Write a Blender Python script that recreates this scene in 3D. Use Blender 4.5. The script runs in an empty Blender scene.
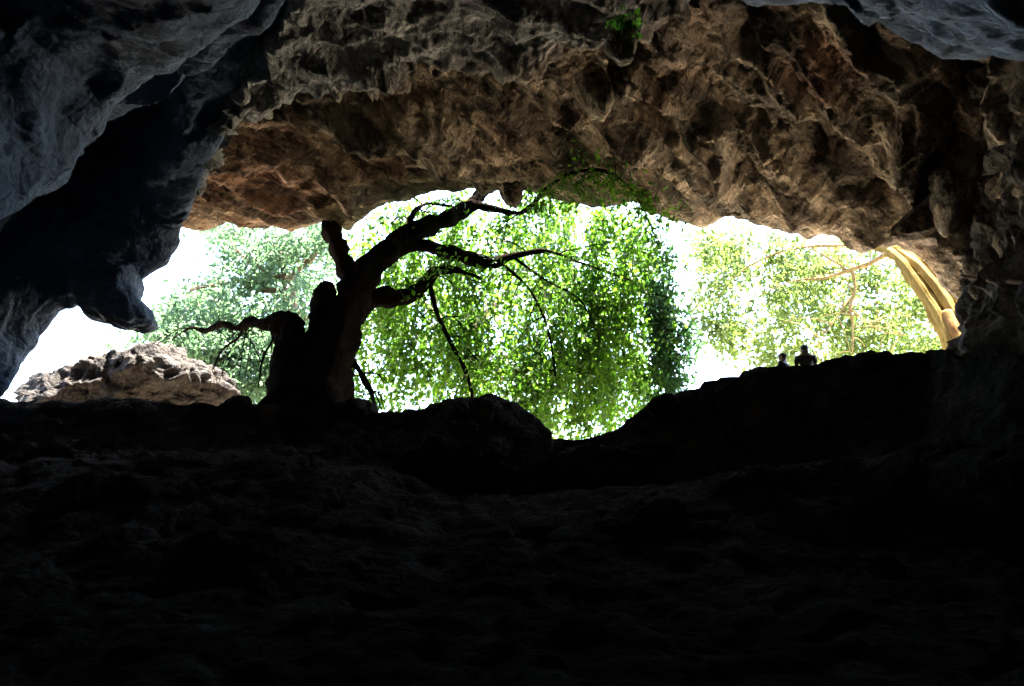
import bpy, bmesh, math, random
import numpy as np
from mathutils import Vector, Matrix, noise as mnoise

random.seed(7)
rng = np.random.default_rng(11)
S = bpy.context.scene
COL = S.collection

# ------------------------------------------------------------------ camera
W, H, F = 1024, 686, 804.0
PITCH = math.radians(20.0)
CAM = np.array([0.0, 0.0, 1.6])
FWD = np.array([0, math.cos(PITCH), math.sin(PITCH)])
UPV = np.array([0, -math.sin(PITCH), math.cos(PITCH)])


def at(px, py, Y):
    """point of the place that is seen in direction (px, py), Y metres into the cave"""
    d = FWD * F + np.array([1.0, 0, 0]) * (px - W / 2) + UPV * (H / 2 - py)
    return CAM + d * (Y / d[1])


def scale_at(p):
    return float(np.dot(np.asarray(p) - CAM, FWD)) / F


cam = bpy.data.cameras.new('camera')
cam.sensor_width = 36.0
cam.lens = 36.0 * F / W
cam.clip_end = 5000
co = bpy.data.objects.new('camera', cam)
COL.objects.link(co)
co.location = CAM
co.rotation_euler = (math.pi / 2 + PITCH, 0, 0)
S.camera = co

# ------------------------------------------------------------------ noise
_perm = np.random.default_rng(3).permutation(4096)
_g = np.random.default_rng(5).normal(size=(4096, 3))
_g /= np.linalg.norm(_g, axis=1)[:, None]


def perlin(p):
    p = np.asarray(p, dtype=np.float64)
    i = np.floor(p).astype(np.int64)
    f = p - i
    u = f * f * f * (f * (f * 6 - 15) + 10)
    r = np.zeros(len(p))
    for dx in (0, 1):
        for dy in (0, 1):
            for dz in (0, 1):
                h = _perm[(i[:, 0] + dx) & 4095]
                h = _perm[(h + i[:, 1] + dy) & 4095]
                h = _perm[(h + i[:, 2] + dz) & 4095]
                g = _g[h]
                d = f - np.array([dx, dy, dz])
                w = (u[:, 0] if dx else 1 - u[:, 0]) * (u[:, 1] if dy else 1 - u[:, 1]) * (u[:, 2] if dz else 1 - u[:, 2])
                r += w * np.einsum('ij,ij->i', g, d)
    return r * 1.5


def fbm(p, octv=5, gain=0.5, lac=2.03):
    a, s, r = 1.0, 1.0, np.zeros(len(p))
    for k in range(octv):
        r += a * perlin(p * s + 17.3 * k)
        a *= gain
        s *= lac
    return r


def ridged(p, octv=4, gain=0.5, lac=2.1):
    a, s, r = 1.0, 1.0, np.zeros(len(p))
    for k in range(octv):
        n = 1 - np.abs(perlin(p * s + 9.1 * k)) * 2
        r += a * n * np.abs(n)
        a *= gain
        s *= lac
    return r


def cells(p):
    """distance to nearest / second nearest feature point and a value per cell"""
    p = np.asarray(p, dtype=np.float64)
    i = np.floor(p).astype(np.int64)
    d1 = np.full(len(p), 9.0)
    d2 = np.full(len(p), 9.0)
    val = np.zeros(len(p))
    for dx in (-1, 0, 1):
        for dy in (-1, 0, 1):
            for dz in (-1, 0, 1):
                c = i + np.array([dx, dy, dz])
                h = _perm[c[:, 0] & 4095]
                h = _perm[(h + c[:, 1]) & 4095]
                h = _perm[(h + c[:, 2]) & 4095]
                fp = c + 0.5 + 0.45 * _g[h]
                d = np.linalg.norm(p - fp, axis=1)
                n = d < d1
                d2 = np.where(n, d1, np.minimum(d2, d))
                val = np.where(n, h / 4096.0, val)
                d1 = np.where(n, d, d1)
    return d1, d2, val


def facets(p, edge=0.16):
    """broken rock: every cell is a tilted plane of its own, blended a little where cells meet"""
    p = np.asarray(p, dtype=np.float64)
    i = np.floor(p).astype(np.int64)
    d1 = np.full(len(p), 9.0)
    d2 = np.full(len(p), 9.0)
    v1 = np.zeros(len(p))
    v2 = np.zeros(len(p))
    for dx in (-1, 0, 1):
        for dy in (-1, 0, 1):
            for dz in (-1, 0, 1):
                c = i + np.array([dx, dy, dz])
                h = _perm[c[:, 0] & 4095]
                h = _perm[(h + c[:, 1]) & 4095]
                h = _perm[(h + c[:, 2]) & 4095]
                o = p - (c + 0.5 + 0.42 * _g[h])
                d = np.linalg.norm(o, axis=1)
                v = np.einsum('ij,ij->i', o, _g[(h + 77) & 4095]) * 0.9 + (h / 4096.0 - 0.5) * 0.7
                n1 = d < d1
                n2 = (~n1) & (d < d2)
                d2 = np.where(n1, d1, np.where(n2, d, d2))
                v2 = np.where(n1, v1, np.where(n2, v, v2))
                v1 = np.where(n1, v, v1)
                d1 = np.where(n1, d, d1)
    b = np.clip(1 - (d2 - d1) / edge, 0, 1)
    return v1 * (1 - 0.5 * b) + v2 * 0.5 * b


# ------------------------------------------------------------------ surfaces from guide lines
def catmull(pts, n):
    pts = np.asarray(pts, dtype=float)
    k = len(pts)
    t = np.linspace(0, k - 1, n)
    i = np.clip(np.floor(t).astype(int), 0, k - 2)
    f = (t - i)[:, None]
    p0 = pts[np.clip(i - 1, 0, k - 1)]
    p1 = pts[i]
    p2 = pts[i + 1]
    p3 = pts[np.clip(i + 2, 0, k - 1)]
    return 0.5 * (2 * p1 + (p2 - p0) * f + (2 * p0 - 5 * p1 + 4 * p2 - p3) * f ** 2 + (3 * p1 - p0 - 3 * p2 + p3) * f ** 3)


def row(ctrl, n):
    """ctrl: (u, px, py, Y) tuples -> n points in the place, linear with light smoothing"""
    c = np.array(ctrl, dtype=float)
    u = np.linspace(0, 1, n)
    P = np.stack([np.interp(u, c[:, 0], c[:, k]) for k in (1, 2, 3)], axis=1)
    for _ in range(max(1, n // 130)):
        P[1:-1] = 0.25 * P[:-2] + 0.5 * P[1:-1] + 0.25 * P[2:]
    return np.array([at(*q) for q in P])


def wrow(ctrl, n):
    """ctrl: (u, x, y, z) in metres"""
    c = np.array(ctrl, dtype=float)
    u = np.linspace(0, 1, n)
    P = np.stack([np.interp(u, c[:, 0], c[:, k]) for k in (1, 2, 3)], axis=1)
    for _ in range(max(1, n // 60)):
        P[1:-1] = 0.25 * P[:-2] + 0.5 * P[1:-1] + 0.25 * P[2:]
    return P


def loft(rows, steps, smooth=2):
    """rows of equal length; steps[i] divisions between row i and i+1 -> (m, n, 3), row parameter"""
    out, par = [], []
    for i in range(len(rows) - 1):
        for s in range(steps[i]):
            f = s / steps[i]
            p0 = rows[max(i - 1, 0)]
            p3 = rows[min(i + 2, len(rows) - 1)]
            p1, p2 = rows[i], rows[i + 1]
            lin = p1 * (1 - f) + p2 * f
            cm = 0.5 * (2 * p1 + (p2 - p0) * f + (2 * p0 - 5 * p1 + 4 * p2 - p3) * f ** 2 + (3 * p1 - p0 - 3 * p2 + p3) * f ** 3)
            out.append(0.5 * lin + 0.5 * cm)
            par.append(i + f)
    out.append(rows[-1])
    par.append(len(rows) - 1)
    G = np.array(out)
    for _ in range(smooth):
        G[1:-1] = 0.25 * G[:-2] + 0.5 * G[1:-1] + 0.25 * G[2:]
    return G, np.array(par)


def grid_normals(G):
    du = np.gradient(G, axis=1)
    dv = np.gradient(G, axis=0)
    n = np.cross(du, dv)
    n /= np.linalg.norm(n, axis=2)[:, :, None] + 1e-9
    return n


def mesh_np(name, V, Fc, smooth=True):
    me = bpy.data.meshes.new(name)
    V = np.asarray(V, dtype=np.float32)
    Fc = np.asarray(Fc, dtype=np.int32)
    k = Fc.shape[1]
    me.vertices.add(len(V))
    me.vertices.foreach_set('co', V.ravel())
    me.loops.add(Fc.size)
    me.loops.foreach_set('vertex_index', Fc.ravel())
    me.polygons.add(len(Fc))
    me.polygons.foreach_set('loop_start', np.arange(0, Fc.size, k, dtype=np.int32))
    me.polygons.foreach_set('loop_total', np.full(len(Fc), k, dtype=np.int32))
    me.update(calc_edges=True)
    me.validate()
    if smooth:
        me.polygons.foreach_set('use_smooth', np.ones(len(me.polygons), dtype=bool))
    return me


def grid_mesh(name, G):
    m, n = G.shape[:2]
    idx = np.arange(m * n).reshape(m, n)
    q = np.stack([idx[:-1, :-1].ravel(), idx[:-1, 1:].ravel(), idx[1:, 1:].ravel(), idx[1:, :-1].ravel()], axis=1)
    return mesh_np(name, G.reshape(-1, 3), q)


def link(name, me, mat, parent=None):
    o = bpy.data.objects.new(name, me)
    COL.objects.link(o)
    if mat is not None:
        me.materials.clear()
        me.materials.append(mat)
    if parent is not None:
        o.parent = parent
        if parent.type == 'EMPTY':
            o.matrix_parent_inverse = Matrix.Translation(parent.location).inverted()
    return o


def structure(o):
    o['kind'] = 'structure'
    return o


def tag(o, label, cat, group=None):
    o['label'] = label
    o['category'] = cat
    if group:
        o['group'] = group
    return o


def empty(name, loc):
    o = bpy.data.objects.new(name, None)
    o.location = loc
    COL.objects.link(o)
    return o


def attr(me, name, vals):
    a = me.attributes.new(name, 'FLOAT', 'POINT')
    a.data.foreach_set('value', np.asarray(vals, dtype=np.float32))


# ------------------------------------------------------------------ materials
def new_mat(name):
    m = bpy.data.materials.new(name)
    m.use_nodes = True
    nt = m.node_tree
    b = nt.nodes['Principled BSDF']
    return m, nt, b


def N(nt, t, **kw):
    n = nt.nodes.new(t)
    for k, v in kw.items():
        setattr(n, k, v)
    return n


def ramp(nt, fac, stops):
    r = N(nt, 'ShaderNodeValToRGB')
    e = r.color_ramp.elements
    while len(e) < len(stops):
        e.new(0.5)
    for i, (p, c) in enumerate(stops):
        e[i].position = p
        e[i].color = (*c, 1) if len(c) == 3 else c
    nt.links.new(fac, r.inputs[0])
    return r.outputs[0]


def tex_noise(nt, vec, scale, detail=6, rough=0.6, dist=0.0):
    n = N(nt, 'ShaderNodeTexNoise')
    n.inputs['Scale'].default_value = scale
    n.inputs['Detail'].default_value = detail
    n.inputs['Roughness'].default_value = rough
    n.inputs['Distortion'].default_value = dist
    nt.links.new(vec, n.inputs['Vector'])
    return n.outputs['Fac']


def mixc(nt, fac, a, b, mode='MIX'):
    m = N(nt, 'ShaderNodeMix', data_type='RGBA', blend_type=mode)
    for s, v in ((m.inputs[0], fac), (m.inputs[6], a), (m.inputs[7], b)):
        if hasattr(v, 'is_linked'):
            nt.links.new(v, s)
        elif isinstance(v, (int, float)):
            s.default_value = v
        else:
            s.default_value = (*v, 1)
    return m.outputs[2]


def math_n(nt, op, a, b=0.0, clamp=False):
    m = N(nt, 'ShaderNodeMath', operation=op, use_clamp=clamp)
    for s, v in ((m.inputs[0], a), (m.inputs[1], b)):
        if hasattr(v, 'is_linked'):
            nt.links.new(v, s)
        else:
            s.default_value = v
    return m.outputs[0]


def rock_mat(name, low, mid, high, tint2=None, stain=0.5, bump=0.5, stretch=(1, 1, 1), rough=0.85, turn=0.0, spec=0.25):
    """limestone: three mottled tones, optional second tone set by the vertex attribute 'tint', dark stains"""
    m, nt, b = new_mat(name)
    tc = N(nt, 'ShaderNodeTexCoord')
    mp = N(nt, 'ShaderNodeMapping')
    mp.inputs['Scale'].default_value = stretch
    m0 = N(nt, 'ShaderNodeMapping')
    m0.inputs['Rotation'].default_value = (0, 0, -turn)
    nt.links.new(tc.outputs['Object'], m0.inputs[0])
    nt.links.new(m0.outputs[0], mp.inputs[0])
    v = mp.outputs[0]
    n1 = tex_noise(nt, v, 0.55, 9, 0.64, 0.15)
    n2 = tex_noise(nt, v, 2.6, 9, 0.68, 0.0)
    n3 = tex_noise(nt, v, 11.0, 7, 0.75)
    a = ramp(nt, n1, [(0.32, low), (0.5, mid), (0.68, high)])
    d = ramp(nt, n2, [(0.3, low), (0.52, mid), (0.7, high)])
    col = mixc(nt, 0.55, a, d)
    if tint2:
        at_ = N(nt, 'ShaderNodeAttribute', attribute_name='tint')
        lo2, mi2, hi2 = tint2
        e = ramp(nt, n2, [(0.3, lo2), (0.5, mi2), (0.7, hi2)])
        col = mixc(nt, at_.outputs['Fac'], col, e)
    st = tex_noise(nt, v, 1.0, 10, 0.72, 0.2)
    sm = ramp(nt, st, [(0.43, (1, 1, 1)), (0.55, (1 - stain,) * 3)])
    col = mixc(nt, 1.0, col, sm, 'MULTIPLY')
    sp = ramp(nt, n3, [(0.35, (0.72, 0.7, 0.68)), (0.62, (1.12, 1.12, 1.1))])
    col = mixc(nt, 1.0, col, sp, 'MULTIPLY')
    nt.links.new(col, b.inputs['Base Color'])
    b.inputs['Roughness'].default_value = rough
    b.inputs['Specular IOR Level'].default_value = spec
    ev = tc.outputs['Object']
    nz = N(nt, 'ShaderNodeTexNoise')
    nz.inputs['Scale'].default_value = 2.0
    nz.inputs['Detail'].default_value = 4
    nt.links.new(ev, nz.inputs['Vector'])
    sc_ = N(nt, 'ShaderNodeVectorMath', operation='SCALE')
    sc_.inputs['Scale'].default_value = 0.45
    nt.links.new(nz.outputs['Color'], sc_.inputs[0])
    wv = N(nt, 'ShaderNodeVectorMath', operation='ADD')
    nt.links.new(ev, wv.inputs[0])
    nt.links.new(sc_.outputs[0], wv.inputs[1])

    def voro(scale, feat):
        q = N(nt, 'ShaderNodeTexVoronoi', feature=feat)
        q.inputs['Scale'].default_value = scale
        nt.links.new(wv.outputs[0], q.inputs['Vector'])
        return q.outputs['Distance']
    crack = math_n(nt, 'MULTIPLY', math_n(nt, 'MINIMUM', voro(1.3, 'DISTANCE_TO_EDGE'), 0.07), 3.0)
    chips = math_n(nt, 'ADD', math_n(nt, 'MULTIPLY', voro(3.2, 'F1'), 0.55), math_n(nt, 'MULTIPLY', voro(8.5, 'F1'), 0.28))
    grit = math_n(nt, 'ADD', math_n(nt, 'MULTIPLY', tex_noise(nt, ev, 5.0, 9, 0.72), 0.7), math_n(nt, 'MULTIPLY', tex_noise(nt, ev, 22.0, 4, 0.7), 0.16))
    hgt = math_n(nt, 'ADD', math_n(nt, 'ADD', chips, crack), grit)
    bp = N(nt, 'ShaderNodeBump')
    bp.inputs['Strength'].default_value = bump
    bp.inputs['Distance'].default_value = 0.32
    nt.links.new(hgt, bp.inputs['Height'])
    nt.links.new(bp.outputs[0], b.inputs['Normal'])
    return m


M_ROOF = rock_mat('brown_limestone', (0.15, 0.10, 0.068), (0.45, 0.345, 0.235), (0.74, 0.63, 0.47),
                  tint2=((0.15, 0.065, 0.04), (0.44, 0.22, 0.135), (0.58, 0.36, 0.24)), stain=0.75, bump=1.0, stretch=(0.32, 1.35, 1.0), turn=0.76)
M_GREY = rock_mat('grey_limestone', (0.17, 0.165, 0.16), (0.34, 0.335, 0.32), (0.54, 0.53, 0.50),
                  tint2=((0.05, 0.035, 0.02), (0.22, 0.15, 0.09), (0.40, 0.31, 0.2)), stain=0.5, bump=0.7)
M_WALL = rock_mat('sky_tinted_limestone', (0.042, 0.062, 0.105), (0.088, 0.128, 0.21), (0.15, 0.205, 0.315), stain=0.3, bump=0.6)  # blue sheen of the sky put into the rock's base colour
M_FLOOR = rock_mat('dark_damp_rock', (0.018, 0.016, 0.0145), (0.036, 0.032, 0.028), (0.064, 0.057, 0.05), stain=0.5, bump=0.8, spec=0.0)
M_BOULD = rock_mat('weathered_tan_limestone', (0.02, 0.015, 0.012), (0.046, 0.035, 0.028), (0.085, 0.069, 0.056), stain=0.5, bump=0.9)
M_SOIL = rock_mat('pale_bounce_ground', (0.36, 0.29, 0.20), (0.52, 0.44, 0.33), (0.62, 0.55, 0.44), stain=0.25, bump=0.6)  # outside ground kept this pale to bounce light up to the cave roof
M_HILL = rock_mat('pale_cliff_limestone', (0.2, 0.17, 0.13), (0.32, 0.28, 0.23), (0.42, 0.38, 0.32), stain=0.4, bump=0.6)


def bark_mat(name, lo, hi, scale=3.0, bump=0.8, sx=(3, 3, 0.6)):
    m, nt, b = new_mat(name)
    tc = N(nt, 'ShaderNodeTexCoord')
    mp = N(nt, 'ShaderNodeMapping')
    mp.inputs['Scale'].default_value = sx
    nt.links.new(tc.outputs['Object'], mp.inputs[0])
    n = tex_noise(nt, mp.outputs[0], scale, 8, 0.65, 0.5)
    n2 = tex_noise(nt, tc.outputs['Object'], scale * 0.6, 5, 0.6)
    c = ramp(nt, n, [(0.32, lo), (0.68, hi)])
    c2 = ramp(nt, n2, [(0.35, (0.6, 0.6, 0.6)), (0.65, (1.15, 1.12, 1.1))])
    c = mixc(nt, 1.0, c, c2, 'MULTIPLY')
    nt.links.new(c, b.inputs['Base Color'])
    b.inputs['Roughness'].default_value = 0.9
    b.inputs['Specular IOR Level'].default_value = 0.0
    bp = N(nt, 'ShaderNodeBump')
    bp.inputs['Strength'].default_value = bump
    bp.inputs['Distance'].default_value = 0.08
    nt.links.new(n, bp.inputs['Height'])
    nt.links.new(bp.outputs[0], b.inputs['Normal'])
    return m


M_BARK = bark_mat('gnarled_dark_bark', (0.007, 0.0055, 0.005), (0.022, 0.017, 0.0135))
M_BARK2 = bark_mat('brown_bark', (0.11, 0.08, 0.055), (0.27, 0.2, 0.145))
M_PALE = bark_mat('smooth_pale_fig_bark', (0.13, 0.09, 0.026), (0.25, 0.19, 0.07), 1.6, 0.4)
M_PALE_B = bark_mat('washed_pale_twig_bark', (0.22, 0.17, 0.08), (0.40, 0.33, 0.18), 2.5, 0.3)
M_CUT = bark_mat('orange_brown_bark', (0.13, 0.075, 0.028), (0.24, 0.15, 0.065), 2.5, 0.4)


def leaf_mat(name, c_lo, c_hi, t_lo, t_hi, mix=0.5, clump=0.8):
    """thin leaves: reflect and let light through; tone varies from leaf to leaf and clump to clump"""
    m, nt, b = new_mat(name)
    nt.nodes.remove(b)
    out = nt.nodes['Material Output']
    at_ = N(nt, 'ShaderNodeAttribute', attribute_name='tone')
    tc = N(nt, 'ShaderNodeTexCoord')
    n = tex_noise(nt, tc.outputs['Object'], clump, 3, 0.5)
    f = math_n(nt, 'ADD', math_n(nt, 'MULTIPLY', at_.outputs['Fac'], 0.55), math_n(nt, 'MULTIPLY', math_n(nt, 'SUBTRACT', n, 0.28), 1.0), True)
    c = mixc(nt, f, c_lo, c_hi)
    t = mixc(nt, f, t_lo, t_hi)
    p = N(nt, 'ShaderNodeBsdfPrincipled')
    p.inputs['Roughness'].default_value = 0.5
    p.inputs['Specular IOR Level'].default_value = 0.3
    tr = N(nt, 'ShaderNodeBsdfTranslucent')
    nt.links.new(c, p.inputs['Base Color'])
    nt.links.new(t, tr.inputs['Color'])
    mx = N(nt, 'ShaderNodeMixShader')
    mx.inputs[0].default_value = mix
    nt.links.new(p.outputs[0], mx.inputs[1])
    nt.links.new(tr.outputs[0], mx.inputs[2])
    nt.links.new(mx.outputs[0], out.inputs[0])
    return m


M_LEAF = leaf_mat('mid_green_leaves', (0.008, 0.028, 0.004), (0.032, 0.075, 0.010), (0.016, 0.08, 0.004), (0.17, 0.35, 0.022))
M_LEAF_D = leaf_mat('shaded_green_leaves', (0.010, 0.032, 0.010), (0.03, 0.07, 0.02), (0.022, 0.085, 0.02), (0.08, 0.21, 0.05), 0.4)  # darker copy of the fig leaves, standing for roof shade
M_LEAF_B = leaf_mat('bluish_green_leaves', (0.03, 0.065, 0.04), (0.08, 0.13, 0.08), (0.06, 0.14, 0.06), (0.20, 0.32, 0.14))
M_LEAF_Y = leaf_mat('yellowish_green_leaves', (0.03, 0.055, 0.012), (0.085, 0.115, 0.03), (0.05, 0.11, 0.015), (0.20, 0.27, 0.06))

# ------------------------------------------------------------------ cave: main roof with the lip of the mouth
def rock_disp(P, amp, big=0.18, aniso=None, blocky=0.25, rib=0.5, fac=1.0, layers=0.0, long=1.0, swell=0.9):
    """metres of relief for rock: broad swells, slabs stretched along a direction, broken faces, fine roughness"""
    r = fbm(P * big, 4) * swell
    w = np.stack([perlin(P * 0.5), perlin(P * 0.5 + 31), perlin(P * 0.5 + 67)], axis=1)
    if aniso is not None:
        d = np.asarray(aniso, dtype=float)
        d /= np.linalg.norm(d)
        along = P @ d
        perp = P - along[:, None] * d
        q = perp * 0.62 + d * (along * 0.15 * long)[:, None] + 0.22 * long * w
        r += facets(q, 0.10) * 0.9 * fac
        q = perp * 1.5 + d * (along * 0.36 * long)[:, None] + 0.4 * long * w
        r += facets(q + 50, 0.14) * 0.42
        wl = np.stack([perlin(P * 0.21 + 3), perlin(P * 0.21 + 13), perlin(P * 0.21 + 23)], axis=1)
        k = perp * 0.5 + d * (along * 0.055)[:, None] + 0.22 * wl
        r += np.clip(ridged(k + 11, 1) - 0.1, 0, None) * 1.5 * rib
        k = perp * 1.25 + d * (along * 0.16)[:, None] + 0.3 * wl
        r += np.clip(ridged(k + 31, 1) - 0.2, 0, None) * 0.5 * rib
    if layers:
        # overlapping slabs: long steps that run obliquely across the roof
        x = P[:, 0]
        gx = 0.22 * x + 0.62 * np.log1p(np.exp(np.clip(x * 1.2, -30, 30))) / 1.2
        wl = perlin(P * 0.23 + 3)
        for f, a, o in ((0.40, 1.0, 0.0), (0.95, 0.45, 3.3)):
            t = (gx - 0.72 * P[:, 1] + 0.25 * P[:, 2]) * f + 0.55 * wl + 0.16 * perlin(P * 0.9 + o) + o
            q = t - np.floor(t)
            sw = np.where(q < 0.8, q / 0.8, (1 - q) / 0.2)
            amp_n = np.clip(0.7 + 1.1 * perlin(P * np.array([0.22, 0.22, 0.22]) + 41 + o), 0.05, 1.6)
            r += layers * a * (sw - 0.5) * amp_n
    r += facets(P * 0.8 + 0.2 * w + 9, 0.08) * blocky * 1.6
    r += facets(P * 2.1 + 0.25 * w + 4, 0.12) * blocky * 0.62
    r += fbm(P * 1.5, 5, 0.6) * 0.20
    r += fbm(P * 5.0 + 3, 3, 0.6) * 0.05
    return r * amp


n = 520
lip = [(0, -120, 228, 25.5), (.1, 180, 221, 25.2), (.2, 270, 222, 25), (.28, 340, 218, 25), (.36, 410, 205, 24.8), (.42, 450, 195, 24.6),
       (.5, 540, 193, 24.4), (.56, 600, 202, 24.4), (.62, 660, 212, 24.3), (.7, 740, 229, 24), (.78, 840, 239, 23.2), (.84, 900, 243, 22.4),
       (.88, 940, 270, 21.6), (.92, 968, 306, 21), (.96, 992, 352, 20.4), (1, 1012, 440, 20)]
b1 = [(0, -120, 185, 22.4), (.1, 180, 188, 22.2), (.28, 340, 172, 22), (.5, 540, 156, 21.2), (.62, 660, 170, 21.2), (.78, 845, 192, 20.2),
      (.86, 925, 217, 19.6), (.92, 972, 265, 18.8), (.96, 996, 330, 18.2), (1, 1015, 450, 17.8)]
b2 = [(0, -120, 130, 19.4), (.1, 180, 130, 19.2), (.28, 345, 110, 18.6), (.5, 545, 98, 18.0), (.62, 680, 105, 18.0), (.78, 862, 122, 17),
      (.86, 955, 147, 16.6), (.92, 1015, 200, 16.2), (.96, 1055, 290, 15.8), (1, 1075, 470, 15.6)]
b3 = [(0, -120, 70, 17.4), (.1, 190, 75, 17.2), (.28, 352, 50, 16.6), (.5, 548, 40, 16), (.62, 690, 48, 15.6), (.78, 872, 66, 14.6),
      (.86, 972, 88, 14.4), (.92, 1065, 150, 14.2), (.96, 1115, 270, 14), (1, 1140, 490, 13.8)]
b4 = [(0, -120, -30, 15.6), (.1, 190, -30, 15.2), (.28, 360, -40, 15), (.5, 555, -45, 14.2), (.62, 700, -30, 13.4), (.78, 885, -10, 12.8),
      (.86, 1010, 20, 12.6), (.92, 1120, 100, 12.4), (.96, 1190, 240, 12.2), (1, 1230, 500, 12)]
b5 = [(0, -120, -190, 14), (.28, 360, -190, 13.4), (.5, 560, -190, 12.6), (.62, 710, -180, 12), (.78, 910, -160, 11),
      (.86, 1060, -100, 10.6), (.92, 1230, 30, 10), (.96, 1340, 220, 9.6), (1, 1400, 540, 9.2)]
R_lip = row(lip, n)
up1 = R_lip + np.array([0, 0.55, 0.75])
up2 = R_lip + np.array([0, 0.5, 2.2])
up3 = R_lip + np.array([0, -2.5, 6.0])
up4 = R_lip + np.array([0, -10.0, 12.5])
rows = [row(b5, n), row(b4, n), row(b3, n), row(b2, n), row(b1, n), R_lip, up1, up2, up3, up4]
G, par = loft(rows, [14, 40, 64, 74, 74, 16, 14, 16, 10], 3)
Nn = grid_normals(G)
if Nn[150, 200, 2] > 0:
    Nn = -Nn
P = G.reshape(-1, 3)
ribs = rock_disp(P, 0.72, 0.16, aniso=(0.72, 0.69, -0.05), blocky=0.10, rib=0.8, fac=1.0, layers=1.5, long=0.42, swell=0.55)
ribs -= ribs.mean()
pp = np.repeat(par, n)


def project(Q):
    q = np.asarray(Q) - CAM
    dd = q @ FWD
    return W / 2 + F * q[:, 0] / dd, H / 2 - F * (q @ UPV) / dd, dd


rpx, rpy, _ = project(P)
inner = pp < 5.2


def on_roof(a, b):
    k = np.argmin(np.where(inner, (rpx - a) ** 2 + (rpy - b) ** 2, 1e12))
    return P[k]


def line_dist(Q, pts):
    best = np.full(len(Q), 1e9)
    for a, b in zip(pts[:-1], pts[1:]):
        ab = b - a
        t = np.clip(((Q - a) @ ab) / (ab @ ab + 1e-9), 0, 1)
        best = np.minimum(best, np.linalg.norm(Q - a - t[:, None] * ab, axis=1))
    return best


# the long ribs and grooves of the roof: (height, half width, points)
RIBS = [(.40, .45, [(632, 45), (687, 80)]), (.50, .45, [(647, 90), (682, 115), (722, 150), (752, 195), (764, 214)]),
        (.60, .5, [(577, 108), (627, 135), (677, 170), (712, 192), (735, 204)]), (.5, .5, [(722, 150), (772, 175), (812, 195), (862, 215), (905, 228)]),
        (-.5, .4, [(775, 112), (800, 135), (826, 164)]), (-.45, .35, [(700, 150), (728, 178), (745, 212)]), (-.45, .4, [(640, 120), (690, 158), (722, 182)]),
        (.45, .4, [(512, 155), (577, 160), (612, 175), (645, 192)]), (.6, .5, [(932, 150), (937, 180), (957, 215)]),
        (.4, .35, [(895, 130), (940, 132)]), (.5, .35, [(942, 177), (1017, 180)]), (.4, .35, [(370, 118), (395, 138), (422, 162)]),
        (.45, .4, [(350, 119), (430, 116), (510, 106), (575, 110)]), (.4, .4, [(370, 165), (450, 155), (512, 150)]), (.4, .45, [(205, 165), (280, 200), (350, 190)]),
        (-.5, .45, [(300, 150), (312, 175)]), (-.45, .5, [(255, 150), (270, 165), (285, 158)]), (-.5, .45, [(838, 190), (880, 205), (915, 212)]),
        (.35, .4, [(770, 60), (810, 110), (860, 140)]), (-.4, .4, [(690, 60), (720, 95), (760, 115)]), (.35, .35, [(700, 100), (745, 120), (800, 165), (840, 178)])]
wob = 0.11 * np.stack([perlin(P * 0.9 + 3), perlin(P * 0.9 + 23), perlin(P * 0.9 + 43)], axis=1) + 0.08 * np.stack([perlin(P * 3 + 3), perlin(P * 3 + 23), perlin(P * 3 + 43)], axis=1)
ribs = ribs * 0.85
for hgt_, wd_, pl_ in RIBS:
    L3 = [on_roof(*q) for q in pl_]
    dd = line_dist(P + wob, L3)
    brk = np.clip(0.75 + 0.9 * perlin(P * 0.55 + hgt_ * 90), 0.15, 1.3)
    ribs += hgt_ * 1.35 * brk * (0.75 * np.exp(-dd / (wd_ * .42)) + 0.35 * np.exp(-(dd / (wd_ * 1.3)) ** 2))
fade = np.where(pp > 4, np.clip(1 - (pp - 4) * 0.62, 0.36, 1), 1.0)
G = (P + Nn.reshape(-1, 3) * (ribs * fade)[:, None]).reshape(G.shape)
me = grid_mesh('cave_roof', G)
u_all = np.tile(np.linspace(0, 1, n), len(par))
red = np.clip(1.25 - np.abs(u_all - 0.17) / 0.17, 0, 1) * np.clip(1.1 - np.abs(pp - 4.1) / 1.3, 0, 1)
red = np.maximum(red, 0.8 * np.clip(1.5 - np.linalg.norm(P - on_roof(824, 72), axis=1) / 1.1, 0, 1))
red = np.clip(red + 0.55 * fbm(P * 0.45 + 40, 3), 0, 1) * 0.9
attr(me, 'tint', red)
structure(link('cave_roof', me, M_ROOF))

# ------------------------------------------------------------------ nearer, lower layer of the roof (grey) and the vault over the camera
n = 480
edge = [(0, 184, 190, 18.6), (.06, 206, 161, 16.9), (.11, 238, 120, 15.4), (.17, 285, 100, 15.1), (.22, 327, 83, 14.9), (.3, 388, 77, 14.8), (.35, 431, 66, 14.7),
        (.43, 520, 62, 14.6), (.5, 597, 53, 14.4), (.53, 622, 40, 14.1), (.57, 655, 14, 13.4), (.62, 698, -14, 12), (.67, 740, -6, 10.8),
        (.69, 752, 2, 10.5), (.74, 800, 9, 10.2), (.78, 830, 12, 10.1), (.82, 858, 16, 9.9), (.87, 893, 24, 9.8), (.91, 930, 32, 9.7), (.95, 976, 41, 9.5), (1, 1100, 52, 9)]


def shift(ctrl, dpx, dpy, dY):
    return [(c[0], c[1] + dpx, c[2] + dpy, c[3] + dY) for c in ctrl]


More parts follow.
